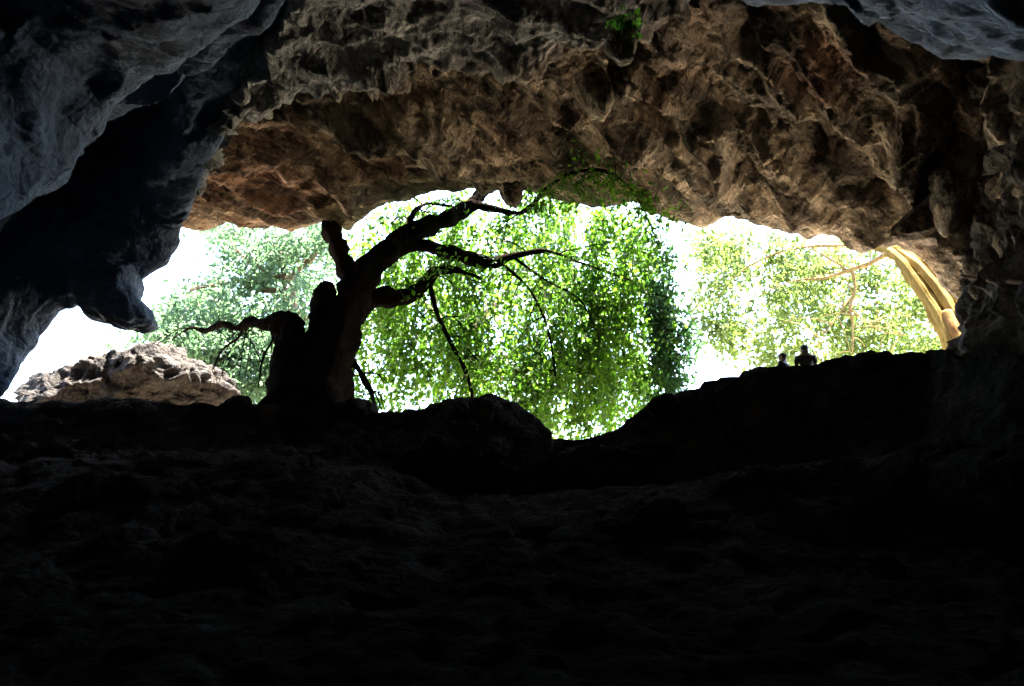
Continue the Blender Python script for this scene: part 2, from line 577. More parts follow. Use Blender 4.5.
back = [(c[0], c[1], c[2] - (28 if c[0] < .6 else 40), c[3] + (1.0 if c[0] < .6 else 1.5)) for c in edge]
back2 = [(c[0], c[1], c[2] - 70, c[3] + 2.2) for c in edge]
in1 = [(0, 214, 142, 16), (.06, 232, 118, 14.9)] + [(c[0], c[1], c[2] - 30, c[3] - 1.5) for c in edge[2:]]
in2 = [(0, 248, 78, 14), (.06, 262, 52, 12.8), (.11, 280, 30, 12)] + [(c[0], c[1], c[2] - 85, c[3] - 3.6 + 1.4 * (c[0] > .6)) for c in edge[3:]]
in3 = [(0, 320, -40, 10.8), (.2, 370, -90, 9.6), (.5, 600, -110, 9.0), (.67, 790, -150, 7.2), (1, 1250, -90, 6)]
R = [row(back2, n), row(back, n), row(edge, n), row(in1, n), row(in2, n), row(in3, n)]
R += [wrow([(0, -12, 5, 11), (.3, -5, 5, 12), (.6, 3, 5, 11.5), (1, 12, 3, 8.5)], n),
      wrow([(0, -14, -2, 11), (.3, -5, -2, 12), (.6, 4, -2, 12), (1, 14, -2, 9)], n),
      wrow([(0, -15, -9, 9), (.3, -5, -10, 11), (.6, 4, -10, 10.5), (1, 14, -9, 8)], n),
      wrow([(0, -15, -13, -2), (.3, -5, -14, -2), (.6, 4, -14, -2), (1, 14, -13, -2)], n)]
G, par = loft(R, [10, 22, 34, 44, 44, 20, 16, 12, 12], 2)
Nn = grid_normals(G)
if Nn[100, 200, 2] > 0:
    Nn = -Nn
P = G.reshape(-1, 3)
pp = np.repeat(par, n)
d = rock_disp(P, 0.5, 0.2, aniso=(0.9, 0.35, 0.1), blocky=0.2)
d -= d.mean()
# hanging fringe: little drapery along the edge
x = P[:, 0]
fr = np.clip(fbm(np.stack([x * 2.3, P[:, 1] * 0.5, P[:, 2] * 0.3], axis=1), 4, 0.7), 0, 1) * np.exp(-((pp - 2.0) / 0.35) ** 2) * 0.28
u_all = np.tile(np.linspace(0, 1, n), len(par))
d = d * np.where(pp < 2, 0.6, 1.0) * np.interp(u_all, [.55, .66], [1, .55]) + fr * (u_all < .6)
G = (P + Nn.reshape(-1, 3) * d[:, None]).reshape(G.shape)
vq = G.reshape(-1, 3)
vpx, vpy, vdd = project(vq)
near_ = (np.abs(vpx - 624) < 14) & (np.abs(vpy - 30) < 14) & (vdd > 2)
KNOB_Y = float(vq[near_, 1].min()) if near_.any() else 13.0
print('knob', KNOB_Y)
br = np.clip(1.2 - np.abs(pp - 1.8) / 0.55, 0, 1) * (u_all < .6) * np.clip((u_all - .12) / .12, 0, 1)
br = np.maximum(br, np.clip(1 - np.abs(u_all - .54) / .06, 0, 1) * np.clip(3.4 - pp, 0, 1))
br = np.clip(br + 0.4 * fbm(P * 0.7, 3) * (br > .02), 0, 1).reshape(G.shape[:2])
cut = int(n * .63)  # right part split off to take the sky-blue tinted rock colour
me = grid_mesh('cave_vault', G[:, :cut + 1])
attr(me, 'tint', br[:, :cut + 1].ravel())
structure(link('cave_vault', me, M_GREY))
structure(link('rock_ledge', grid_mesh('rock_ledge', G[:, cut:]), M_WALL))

# ------------------------------------------------------------------ left wall: three slanting slabs
n = 460
E = [(0, -70, 450, 20.4), (.12, 5, 397, 20.3), (.22, 40, 336, 20.2), (.3, 62, 311, 20), (.38, 95, 298, 19.8), (.45, 135, 284, 19.6), (.52, 164, 262, 19.4),
     (.57, 178, 241, 19.2), (.62, 181, 222, 19), (.7, 198, 190, 18.6), (.78, 228, 128, 18), (.86, 258, 78, 17.4), (.93, 300, 18, 16.4), (1, 380, -80, 14.5)]
Eout = [(c[0], c[1] - 30, c[2] - 22, c[3] + 2.0) for c in E]
Eout2 = [(c[0], c[1] - 210, c[2] - 120, c[3] + 4.5) for c in E]
Ein = [(0, -110, 400, 18.6), (.12, -40, 350, 18.7), (.3, 30, 262, 18.6), (.45, 95, 228, 18.3), (.57, 142, 200, 18), (.7, 168, 150, 17.4), (.86, 228, 58, 16.3), (1, 350, -105, 13.6)]
hol = [(0, -140, 345, 18.2), (.3, 0, 236, 18.4), (.45, 62, 192, 18.3), (.57, 102, 158, 18.1), (.7, 145, 124, 17.6), (.86, 208, 66, 16.4), (1, 325, -112, 13.6)]
hol_b = [(0, -160, 320, 16.4), (.3, -15, 215, 16.6), (.45, 48, 165, 16.6), (.57, 94, 115, 16.6), (.7, 145, 88, 16.4), (.86, 208, 50, 15.8), (1, 320, -118, 13.4)]
s2 = [(0, -165, 330, 13.6), (.3, -18, 224, 14), (.45, 54, 174, 14.4), (.57, 98, 126, 14.8), (.65, 126, 114, 15), (.72, 155, 111, 15.1), (.78, 178, 93, 15.1), (.86, 215, 63, 15), (.93, 262, 30, 14.4), (1, 325, -85, 13)]
s2i = [(0, -190, 300, 12.8), (.3, -35, 205, 13.2), (.45, 40, 158, 13.6), (.57, 84, 108, 14), (.65, 118, 92, 14.3), (.75, 158, 72, 14.4), (.86, 200, 44, 14.3), (.93, 248, 8, 13.8), (1, 315, -105, 12.6)]
s2h = [(0, -195, 292, 12.6), (.3, -38, 196, 13), (.45, 36, 150, 13.4), (.57, 82, 100, 13.9), (.65, 116, 78, 14.2), (.75, 154, 58, 14.3), (.86, 198, 34, 14.1), (.93, 244, -6, 13.6), (1, 315, -115, 12.4)]
s1 = [(0, -170, 310, 10.8), (.2, -60, 252, 11.2), (.3, 0, 215, 11.5), (.45, 57, 178, 12.1), (.57, 88, 138, 12.5), (.65, 112, 104, 12.7), (.75, 148, 73, 12.8), (.86, 192, 52, 12.6), (.93, 243, 8, 12), (1, 320, -115, 11)]
s1i = [(c[0], c[1] - 45, c[2] - 40, c[3] - 1.45) for c in s1]
s1j = [(c[0], c[1] - 120, c[2] - 95, c[3] - 2.7) for c in s1]
s1k = [(c[0], c[1] - 300, c[2] - 180, c[3] - 5.0) for c in s1]


def nearer(ctrl):
    return [(c[0], c[1], c[2], c[3] * float(np.interp(c[0], [0, .55, .7, .86, 1], [1, 1, .93, .80, .70]))) for c in ctrl]


R = [row(nearer(r), n) for r in (Eout2, Eout, E, Ein, hol, hol_b, s2, s2i, s2h, s1, s1i, s1j, s1k)]
R.append(wrow([(0, -9, -4, -1), (.4, -9, -3, 5), (.8, -8, -2, 12), (1, -6, 0, 16)], n))
G, par = loft(R, [10, 14, 40, 26, 18, 22, 18, 10, 20, 28, 34, 24, 12], 3)
Nn = grid_normals(G)
c = G[200, 230]
if np.dot(Nn[200, 230], CAM - c) < 0:
    Nn = -Nn
P = G.reshape(-1, 3)
pp = np.repeat(par, n)
d = rock_disp(P, 0.20, 0.16, aniso=at(243, 8, 9.4) - at(0, 215, 11.5), blocky=0.11, rib=0.1)
d -= d.mean()
d *= np.where(pp < 2.0, 0.6, 1.0)
G = (P + Nn.reshape(-1, 3) * d[:, None]).reshape(G.shape)
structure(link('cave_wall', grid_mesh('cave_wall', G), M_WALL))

# ------------------------------------------------------------------ right wall beyond the pillar of rock, nearer and in the dark
n = 260
q0 = [(0, 985, 90, 15.5), (.35, 1015, 170, 15.2), (.55, 985, 225, 17.0), (.75, 985, 300, 18), (1, 1000, 480, 18)]
q1 = [(0, 1000, 60, 14.5), (.35, 1040, 170, 14.2), (.55, 1030, 225, 15.6), (.75, 1030, 300, 15.8), (1, 1050, 500, 15.6)]
q2 = [(0, 1060, 40, 12.5), (.35, 1120, 160, 12), (.55, 1110, 235, 13.2), (.75, 1110, 310, 13.2), (1, 1140, 540, 13)]
R = [row(shift(q0, -10, 0, 1.8), n), row(q0, n), row(q1, n), row(q2, n),
     wrow([(0, 11, 5, 12), (.5, 12, 5, 6), (1, 12, 4, -1)], n), wrow([(0, 12, -8, 11), (.5, 13, -8, 5), (1, 13, -10, -2)], n)]
G, par = loft(R, [14, 40, 60, 30, 12], 2)
Nn = grid_normals(G)
if np.dot(Nn[40, 100], CAM - G[40, 100]) < 0:
    Nn = -Nn
P = G.reshape(-1, 3)
d = rock_disp(P, 0.5, 0.22, aniso=(0.5, 0.2, -0.4), blocky=0.3)
G = (P + Nn.reshape(-1, 3) * d[:, None]).reshape(G.shape)
M_RWALL = rock_mat('dark_brown_limestone', (0.03, 0.025, 0.02), (0.07, 0.055, 0.042), (0.15, 0.12, 0.09), stain=0.6, bump=0.7, spec=0.1)
structure(link('cave_wall.001', grid_mesh('cave_wall_right', G), M_RWALL))

# ------------------------------------------------------------------ hill around the cave (keeps the daylight out everywhere but at the mouth)
prof = [(-34, -3), (-34, 14), (-24, 25), (-8, 29), (8, 29), (24, 25), (34, 14), (34, -3)]
pr = catmull([(a, 0, b) for a, b in prof], 60)
Gh = np.array([[(p[0], y, p[2]) for p in pr] for y in np.linspace(-18, 17, 30)])
endc = np.array([[(p[0] * s, -18.5, max(p[2] * s, -3)) for p in pr] for s in np.linspace(0.02, 0.97, 8)])
Gh = np.concatenate([endc, Gh], axis=0)
Nh = grid_normals(Gh).reshape(-1, 3)
Ph = Gh.reshape(-1, 3)
Gh = (Ph + Nh * (fbm(Ph * 0.2, 4) * 1.0)[:, None]).reshape(Gh.shape)
structure(link('hill', grid_mesh('hill', Gh), M_HILL))


def cliff(name, x0, x1, y0, y1, ztop):
    g = np.array([[(x0 + (x1 - x0) * s, y0 + (y1 - y0) * s, -3 + (ztop + 3) * t) for s in np.linspace(0, 1, 60)] for t in np.linspace(0, 1, 60)])
    nn = grid_normals(g).reshape(-1, 3)
    p = g.reshape(-1, 3)
    g = (p + nn * rock_disp(p, 0.5)[:, None]).reshape(g.shape)
    return structure(link(name, grid_mesh(name, g), M_HILL))


cliff('cliff', -36, -16.5, 17, 24.5, 27)
cliff('cliff.001', 13.4, 36, 18.6, 16, 27)

# ------------------------------------------------------------------ cave floor: slope, rock face and rim
rim_pts = [(-260, 420), (-60, 412), (0, 402), (60, 404), (140, 402), (235, 406), (268, 404), (345, 414), (375, 416), (400, 414), (420, 407), (450, 405), (475, 407), (500, 415),
           (515, 427), (530, 438), (548, 437), (575, 434), (605, 430), (625, 420), (645, 408), (665, 398), (678, 395), (684, 391), (700, 388), (705, 383), (718, 382), (722, 378), (740, 378), (745, 372), (757, 371), (762, 370),
           (775, 368), (800, 366), (816, 362), (826, 357), (840, 356), (845, 352), (858, 353), (864, 348), (884, 347), (889, 351), (905, 351), (910, 348), (924, 349), (929, 354), (942, 350), (954, 351), (959, 356), (980, 357), (1030, 350), (1150, 345), (1400, 380)]


def rimY(px):
    return float(np.interp(px, [-260, 300, 650, 925, 965, 1010, 1200], [22.6, 22.4, 21.2, 18.7, 17.0, 15.2, 12.0]))


n = 620
pxs = np.linspace(-260, 1400, n)
rim_py = np.interp(pxs, [a for a, _ in rim_pts], [b for _, b in rim_pts])
rim = np.array([at(a, b, rimY(a)) for a, b in zip(pxs, rim_py)])
o1 = rim + np.array([0, 0.9, -0.55])
o2 = rim + np.array([0, 3.0, -1.3])
fbase = np.interp(pxs, [-260, 0, 200, 300, 380, 460, 540, 640, 720, 800, 900, 1024, 1400], [470, 470, 455, 450, 470, 498, 500, 490, 478, 470, 462, 455, 500])
f1 = np.array([at(a, b + 0.45 * (c - b), rimY(a) - 0.55) for a, b, c in zip(pxs, rim_py, fbase)])
f2 = np.array([at(a, c, rimY(a) - 1.5) for a, c in zip(pxs, fbase)])
f3 = np.array([at(a, c + 6, rimY(a) - 3.2) for a, c in zip(pxs, fbase)])
f4 = np.array([at(a, 545, 15.0) for a in pxs])
f5 = np.array([at(a, 620, 11.5) for a in pxs])
f6 = np.array([at(a * 1.3 - 150, 700, 8.0) for a in pxs])
f7 = np.array([(xx * 1.0, 2.5, -0.1) for xx in np.linspace(-16, 16, n)])
f8 = np.array([(xx * 1.0, -16, -0.1) for xx in np.linspace(-20, 20, n)])
G, par = loft([o2, o1, rim, f1, f2, f3, f4, f5, f6, f7, f8], [8, 12, 34, 34, 26, 40, 40, 40, 30, 12], 2)
Nn = grid_normals(G)
if Nn[200, 300, 2] < 0:
    Nn = -Nn
P = G.reshape(-1, 3)
pp = np.repeat(par, n)
d = rock_disp(P, 0.5, 0.3, blocky=0.42)
d1, d2, val = cells(P * 0.9 + 0.2 * np.stack([perlin(P * 1.5), perlin(P * 1.5 + 5), perlin(P * 1.5 + 9)], axis=1))
d += (0.42 * np.clip(1 - d1 * 1.1, 0, 1) ** 0.7) * np.clip(pp - 3.6, 0, 1)
wgt = np.interp(pp, [0, 1, 1.6, 2, 2.6, 3.2, 10], [0.4, 0.40, 0.42, 0.42, 0.5, 0.5, 0.4])
Gd = (P + Nn.reshape(-1, 3) * (d * wgt)[:, None]).reshape(G.shape)
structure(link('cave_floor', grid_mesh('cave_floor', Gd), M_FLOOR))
FLOOR = Gd

# outside ground: from behind the rim out to the horizon
xs = np.concatenate([np.linspace(-600, -45, 14)[:-1], np.linspace(-45, 45, 150), np.linspace(45, 600, 14)[1:]])
ys = np.concatenate([np.linspace(23.6, 70, 110), np.linspace(70, 900, 16)[1:]])
rx, ry, rz = rim[:, 0], rim[:, 1], rim[:, 2]
GX, GY = np.meshgrid(xs, ys)
base_z = np.interp(GX, rx, rz)
base_z = np.where(np.abs(GX) > 20, base_z.mean(), base_z)
k = np.clip((GY - 23.6) / 8, 0, 1)
GZ = (base_z - 1.35) * (1 - k) + k * 5.6
GP = np.stack([GX.ravel(), GY.ravel(), np.zeros(GX.size)], axis=1)
GZ = GZ + (fbm(GP * 0.25, 4) * 0.25).reshape(GX.shape)
G = np.stack([GX, GY, GZ], axis=2)
structure(link('ground', grid_mesh('ground', G), M_SOIL))


# ------------------------------------------------------------------ boulders
def boulder_mesh(name, size, seed, sub=5, rough=0.22, cuts=10):
    bm = bmesh.new()
    bmesh.ops.create_icosphere(bm, subdivisions=sub, radius=1.0)
    V = np.array([v.co[:] for v in bm.verts])
    r = np.random.default_rng(seed)
    # flatten against random planes for an angular block
    for k in range(cuts):
        nv = r.normal(size=3)
        nv /= np.linalg.norm(nv)
        lim = r.uniform(0.62, 0.86)
        dd = V @ nv - lim
        V = V - np.clip(dd, 0, None)[:, None] * nv * 0.88
    nrm = V / np.linalg.norm(V, axis=1)[:, None]
    off = r.uniform(0, 90, 3)
    sc = np.asarray(size)
    Q = V * sc
    dsp = fbm(Q * 0.7 + off, 5, 0.55) * rough * .8 + facets(Q * 1.3 + off, .12) * rough * .7 + facets(Q * 3.1 + off, .15) * rough * .3
    Q = Q + nrm * dsp[:, None]
    for v, c in zip(bm.verts, Q):
        v.co = c
    me = bpy.data.meshes.new(name)
    bm.to_mesh(me)
    bm.free()
    me.polygons.foreach_set('use_smooth', np.ones(len(me.polygons), dtype=bool))
    return me


def boulder(px, py, Y, wpx, hpx, depth, seed, mat, label, group, rz=0.0, rough=0.22, sub=5, tilt=0.0):
    """boulder centred at the given spot, wpx x hpx as seen, depth metres thick"""
    c = at(px, py, Y)
    s = scale_at(c)
    me = boulder_mesh('boulder', (wpx * s / 2 * 1.12, depth / 2, hpx * s / 2 * 1.12), seed, sub, rough)
    o = link('boulder', me, mat)
    o.location = c
    o.rotation_euler = (0, tilt, rz)
    tag(o, label, 'boulder', group)
    return o


# the big mound outside, on the left, half in the sun
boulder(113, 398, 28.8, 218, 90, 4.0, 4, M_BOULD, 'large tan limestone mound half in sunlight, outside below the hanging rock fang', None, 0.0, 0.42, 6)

# rocks of the rim and the slope, dark
DK = 'dark boulders on the cave slope'
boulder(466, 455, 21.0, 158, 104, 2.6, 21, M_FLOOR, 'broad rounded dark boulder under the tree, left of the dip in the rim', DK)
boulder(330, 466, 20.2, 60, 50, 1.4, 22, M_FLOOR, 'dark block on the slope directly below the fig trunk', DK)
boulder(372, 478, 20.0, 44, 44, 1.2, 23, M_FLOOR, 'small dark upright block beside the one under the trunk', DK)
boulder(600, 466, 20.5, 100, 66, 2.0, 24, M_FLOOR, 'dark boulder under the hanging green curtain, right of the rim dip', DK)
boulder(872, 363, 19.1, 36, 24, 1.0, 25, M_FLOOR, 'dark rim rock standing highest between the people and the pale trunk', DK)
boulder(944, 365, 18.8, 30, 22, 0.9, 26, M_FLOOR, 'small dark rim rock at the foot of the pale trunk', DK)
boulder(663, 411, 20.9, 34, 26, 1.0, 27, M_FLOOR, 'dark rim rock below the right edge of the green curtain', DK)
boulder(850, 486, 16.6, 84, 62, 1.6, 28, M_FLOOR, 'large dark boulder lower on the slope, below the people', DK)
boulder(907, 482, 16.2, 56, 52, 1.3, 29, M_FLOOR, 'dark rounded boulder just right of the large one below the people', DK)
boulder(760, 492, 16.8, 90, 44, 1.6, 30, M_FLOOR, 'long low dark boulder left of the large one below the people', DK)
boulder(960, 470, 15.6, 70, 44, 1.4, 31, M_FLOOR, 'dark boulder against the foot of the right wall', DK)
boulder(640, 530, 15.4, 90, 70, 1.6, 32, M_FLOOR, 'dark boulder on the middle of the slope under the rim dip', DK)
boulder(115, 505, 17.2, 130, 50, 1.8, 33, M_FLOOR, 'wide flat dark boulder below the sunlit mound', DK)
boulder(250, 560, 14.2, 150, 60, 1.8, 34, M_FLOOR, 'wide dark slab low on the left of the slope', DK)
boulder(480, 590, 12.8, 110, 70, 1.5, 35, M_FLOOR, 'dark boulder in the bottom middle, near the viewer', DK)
boulder(354, 414, 22.0, 40, 24, 0.9, 37, M_FLOOR, 'small dark rock added to cover the lit right foot of the fig trunk', DK)  # added to hide bark lit by bounce at the trunk foot
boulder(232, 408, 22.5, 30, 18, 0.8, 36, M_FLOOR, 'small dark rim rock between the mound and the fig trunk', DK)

# ------------------------------------------------------------------ hanging rock fang on the left wall
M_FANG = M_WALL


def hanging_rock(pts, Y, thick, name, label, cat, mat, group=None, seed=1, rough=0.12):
    """rock hanging down: outline given as (px, py) around, filled with depth"""
    C = np.array([at(a, b, Y) for a, b in pts])
    c0 = C.mean(axis=0)
    nseg, nl = 72, 26
    ring = np.concatenate([C, C[:1]])
    t = np.linspace(0, len(C), nseg, endpoint=False)
    i = t.astype(int)
    f = (t - i)[:, None]
    ring = ring[i] * (1 - f) + ring[i + 1] * f
    V = []
    for k in range(nl + 1):
        a = -math.pi / 2 + math.pi * k / nl
        s = max(math.cos(a), 0.0) ** 0.55
        V.append(c0 + (ring - c0) * s + np.array([0, math.sin(a) * thick / 2, 0]))
    V = np.array(V)
    P = V.reshape(-1, 3)
    nr = P - c0
    nr /= np.linalg.norm(nr, axis=1)[:, None] + 1e-9
    dsp = fbm(P * 1.1 + seed * 7, 5, 0.55) * rough * 1.6 + ridged(P * 2.2 + seed, 3) * rough * 0.4
    P = P + nr * dsp[:, None]
    idx = np.arange((nl + 1) * nseg).reshape(nl + 1, nseg)
    nx = np.roll(idx, -1, axis=1)
    q = np.stack([idx[:-1].ravel(), nx[:-1].ravel(), nx[1:].ravel(), idx[1:].ravel()], axis=1)
    o = link(name, mesh_np(name, P, q), mat)
    tag(o, label, cat, group)
    return o


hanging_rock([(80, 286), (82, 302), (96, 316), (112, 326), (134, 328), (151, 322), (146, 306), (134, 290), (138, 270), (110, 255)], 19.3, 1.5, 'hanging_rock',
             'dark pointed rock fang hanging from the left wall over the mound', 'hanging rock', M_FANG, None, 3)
hanging_rock([(498, 160), (500, 190), (506, 204), (516, 207), (522, 196), (524, 165), (512, 150)], 22.9, 0.7, 'stalactite',
             'dark brown stub of stalactite hanging at the lip above the arching leafy branch', 'stalactite', M_ROOF, 'stalactites under the cave roof', 5, 0.08)
hanging_rock([(470, 165), (474, 186), (484, 195), (496, 188), (500, 165), (485, 155)], 23.2, 0.8, 'stalactite',
             'short broad stalactite where the top limb of the fig meets the lip', 'stalactite', M_ROOF, 'stalactites under the cave roof', 6, 0.08)
hanging_rock([(574, 72), (580, 95), (592, 108), (604, 112), (610, 96), (606, 74), (590, 64)], 16.4, 0.8, 'stalactite',
             'reddish ribbed stalactite below and left of the little green plant', 'stalactite', M_ROOF, 'stalactites under the cave roof', 7, 0.1)
hanging_rock([(614, 28), (610, 44), (620, 60), (632, 58), (636, 40), (634, 26), (624, 22)], KNOB_Y - 0.1, 0.6, 'stalactite',
             'tan knob of stalactite with a little green plant on its tip', 'stalactite', M_ROOF, 'stalactites under the cave roof', 8, 0.08)
hanging_rock([(612, 62), (614, 86), (624, 98), (636, 92), (640, 68), (626, 56)], 16.2, 0.7, 'stalactite',
             'brown stalactite right of the reddish ribbed one, under the tan knob', 'stalactite', M_ROOF, 'stalactites under the cave roof', 9, 0.1)
hanging_rock([(932, 170), (938, 200), (946, 228), (958, 232), (964, 205), (968, 175), (950, 155)], 17.4, 0.9, 'stalactite',
             'long tan drip column on the right wall above the pale trunk', 'stalactite', M_ROOF, 'stalactites under the cave roof', 10, 0.12)


# ------------------------------------------------------------------ trees
def tube(pts, radii, sides=14, knob=0.16, seed=0, samples=6, flute=0.0):
    """tapered, knotted limb through pts -> verts, quads"""
    k = len(pts)
    nn = (k - 1) * samples + 1
    C = catmull(pts, nn)
    Rr = np.interp(np.linspace(0, k - 1, nn), np.arange(k), radii)
    T = np.gradient(C, axis=0)
    T /= np.linalg.norm(T, axis=1)[:, None] + 1e-9
    a = np.cross(T[0], [0.3, 1, 0.2])
    a /= np.linalg.norm(a)
    V = []
    th = np.linspace(0, 2 * math.pi, sides, endpoint=False)
    for i in range(nn):
        a = a - T[i] * np.dot(a, T[i])
        a /= np.linalg.norm(a)
        b = np.cross(T[i], a)
        rr = Rr[i] * (1 + flute * np.cos(5 * th + 0.07 * i + seed))
        V.append(C[i] + np.outer(np.cos(th) * rr, a) + np.outer(np.sin(th) * rr, b))
    V = np.array(V)
    cen = np.repeat(C[:, None, :], sides, axis=1).reshape(-1, 3)
    P = V.reshape(-1, 3)
    rad = np.repeat(Rr, sides)
    o = P - cen
    ln = np.linalg.norm(o, axis=1)[:, None] + 1e-9
    sc = 1.0 / np.maximum(rad, 0.05)
    dsp = fbm(P * 1.7 + seed * 3.3, 4, 0.6) * knob * np.maximum(rad, 0.04) * 1.5
    P = P + o / ln * dsp[:, None]
    idx = np.arange(nn * sides).reshape(nn, sides)
    nx = np.roll(idx, -1, axis=1)
    q = np.stack([idx[:-1].ravel(), nx[:-1].ravel(), nx[1:].ravel(), idx[1:].ravel()], axis=1)
    # end caps as fans of quads (centre vertex doubled)
    V2 = [P]
    base = len(P)
    caps = []
    for e, rowi, t in ((0, idx[0], -T[0]), (1, idx[-1], T[-1])):
        tip = C[0 if e == 0 else -1] + t * Rr[0 if e == 0 else -1] * 0.45
        V2.append(tip[None])
        ci = base + e
        for s in range(0, sides, 2):
            p, q_, r_ = rowi[s], rowi[(s + 1) % sides], rowi[(s + 2) % sides]
            caps.append((p, q_, r_, ci) if e else (r_, q_, p, ci))
    return np.concatenate(V2), np.concatenate([q, np.array(caps)])


class MB:
    def __init__(self):
        self.V, self.F, self.n = [], [], 0

    def add(self, v, f):
        self.V.append(v)
        self.F.append(np.asarray(f) + self.n)
        self.n += len(v)

    def mesh(self, name, smooth=True):
        return mesh_np(name, np.concatenate(self.V), np.concatenate(self.F), smooth)


def limb(pp, sides=12, knob=0.2, seed=0, flute=0.0):
    """pp: (px, py, Y, r)"""
    return tube([at(a, b, c) for a, b, c, _ in pp], [r for *_, r in pp], sides, knob, seed, flute=flute)


def leaf_mesh(name, C, size, seed, droop=0.5, aspect=0.5):
    """one folded pointed leaf per centre: two quads each sharing the midrib; attribute 'tone' per leaf"""
    r = np.random.default_rng(seed)
    n = len(C)
    d = r.normal(size=(n, 3))
    d[:, 2] -= droop
    d /= np.linalg.norm(d, axis=1)[:, None]
    s = np.cross(d, r.normal(size=(n, 3)))
    s /= np.linalg.norm(s, axis=1)[:, None] + 1e-9
    nn = np.cross(d, s)
    L = (size * r.uniform(0.5, 1.5, n))[:, None]
    Wd = L * aspect
    fold = 0.12
    a0 = C
    a1 = C + d * L
    m1 = C + d * L * 0.38 - nn * L * fold * 0.4
    lf = C + d * L * 0.42 + s * Wd * 0.5 + nn * L * fold
    rt = C + d * L * 0.42 - s * Wd * 0.5 + nn * L * fold
    V = np.stack([a0, rt, a1, lf, m1], axis=1).reshape(-1, 3)
    b = np.arange(n)[:, None] * 5
    f1 = b + np.array([[0, 1, 2, 4]])
    f2 = b + np.array([[0, 4, 2, 3]])
    me = mesh_np(name, V, np.concatenate([f1, f2]), smooth=False)
    attr(me, 'tone', np.repeat(r.random(n), 5))
    return me


def in_poly(poly, x, y):
    c = np.zeros(len(x), dtype=bool)
    k = len(poly)
    for i in range(k):
        x1, y1 = poly[i]
        x2, y2 = poly[(i + 1) % k]
        h = ((y1 > y) != (y2 > y)) & (x < (x2 - x1) * (y - y1) / (y2 - y1 + 1e-9) + x1)
        c ^= h
    return c


def at_many(px, py, Y):
    d = FWD[None] * F + np.outer(px - W / 2, [1.0, 0, 0]) + np.outer(H / 2 - py, UPV)
    return CAM + d * (Y / d[:, 1])[:, None]


def spots_in(poly, k, Y0, Y1, seed, hole=0.0, hs=0.8, bias=1.0):
    """k points through a volume whose front view fills poly, thinned by clumpy gaps"""
    r = np.random.default_rng(seed)
    xs_, ys_ = [p[0] for p in poly], [p[1] for p in poly]
    out = []
    tot = 0
    while tot < k:
        px = r.uniform(min(xs_), max(xs_), 4 * k)
        py = r.uniform(min(ys_), max(ys_), 4 * k)
        jx = px + r.normal(0, 6, 4 * k)
        jy = py + r.normal(0, 6, 4 * k)
        ok = in_poly(poly, jx, jy)
        px, py = px[ok], py[ok]
        Y = Y0 + (Y1 - Y0) * r.random(len(px)) ** bias
        P = at_many(px, py, Y)
        if hole > -1:
            P = P[fbm(P * hs + seed, 3) > hole]
        out.append(P)
        tot += len(P)
    return np.concatenate(out)[:k]


def clump_leaves(centres, per, spread, seed):
    r = np.random.default_rng(seed)
    C = np.repeat(centres, per, axis=0)
    return C + r.normal(size=C.shape) * np.asarray(spread)


def strand_leaves(starts, seed, lmin, lmax, step, spread, sway=0.12, zmin=None):
    """hanging twigs: leaf places down each strand; returns leaf places and strand polylines"""
    r = np.random.default_rng(seed)
    out, lines = [], []
    for s in starts:
        L = r.uniform(lmin, lmax)
        k = max(3, int(L / step))
        t = np.linspace(0, 1, k)
        dirx, diry = r.normal(0, sway, 2)
        x = s[0] + dirx * L * t + 0.08 * np.sin(t * 6 + r.uniform(0, 6))
        y = s[1] + diry * L * t + 0.08 * np.sin(t * 5 + r.uniform(0, 6))
        z = s[2] - L * t
        line = np.stack([x, y, z], axis=1)
        lines.append(line[::max(1, k // 5)])
        out.append(line + r.normal(size=line.shape) * spread)
    return np.concatenate(out), lines


def clear_of_cave(P, marg=0.1):
    """drop leaf places that would be inside the roof: keep those beyond or below the lip"""
    ly = np.interp(P[:, 0], R_lip[:, 0], R_lip[:, 1])
    lz = np.interp(P[:, 0], R_lip[:, 0], R_lip[:, 2])
    return P[(P[:, 1] > ly + 0.75 + marg) | (P[:, 2] < lz - 0.2)]


# --- the old fig on the rim -------------------------------------------------
fig = empty('fig_tree', at(310, 412, 22.6))
tag(fig, 'gnarled dark fig tree leaning out from the rim, its leaves hanging in a green curtain', 'tree')
tr = MB()
main = [(318, 440, 22.4, 1.0), (322, 412, 22.6, .84), (330, 372, 22.9, .66), (340, 338, 23.2, .56), (350, 308, 23.5, .56), (360, 283, 23.8, .50), (378, 260, 24.2, .42), (400, 240, 24.6, .38), (416, 232, 24.8, .34)]
tr.add(*limb(main, 20, 0.26, 1, 0.10))
left = [(286, 440, 22.6, .85), (287, 412, 22.8, .62), (290, 372, 23.0, .56), (292, 344, 23.1, .55), (289, 326, 23.2, .50), (288, 315, 23.2, .24)]
tr.add(*limb(left, 18, 0.26, 2, 0.10))
stub = [(306, 400, 22.9, .5), (312, 362, 23.1, .42), (320, 326, 23.2, .36), (324, 304, 23.3, .36), (327, 291, 23.3, .30), (329, 283, 23.3, .15)]
tr.add(*limb(stub, 14, 0.28, 3, 0.08))
tr.add(*limb([(300, 425, 22.5, .6), (305, 395, 22.7, .5), (312, 368, 22.9, .4)], 14, 0.4, 4))
link('trunk', tr.mesh('trunk'), M_BARK, fig)
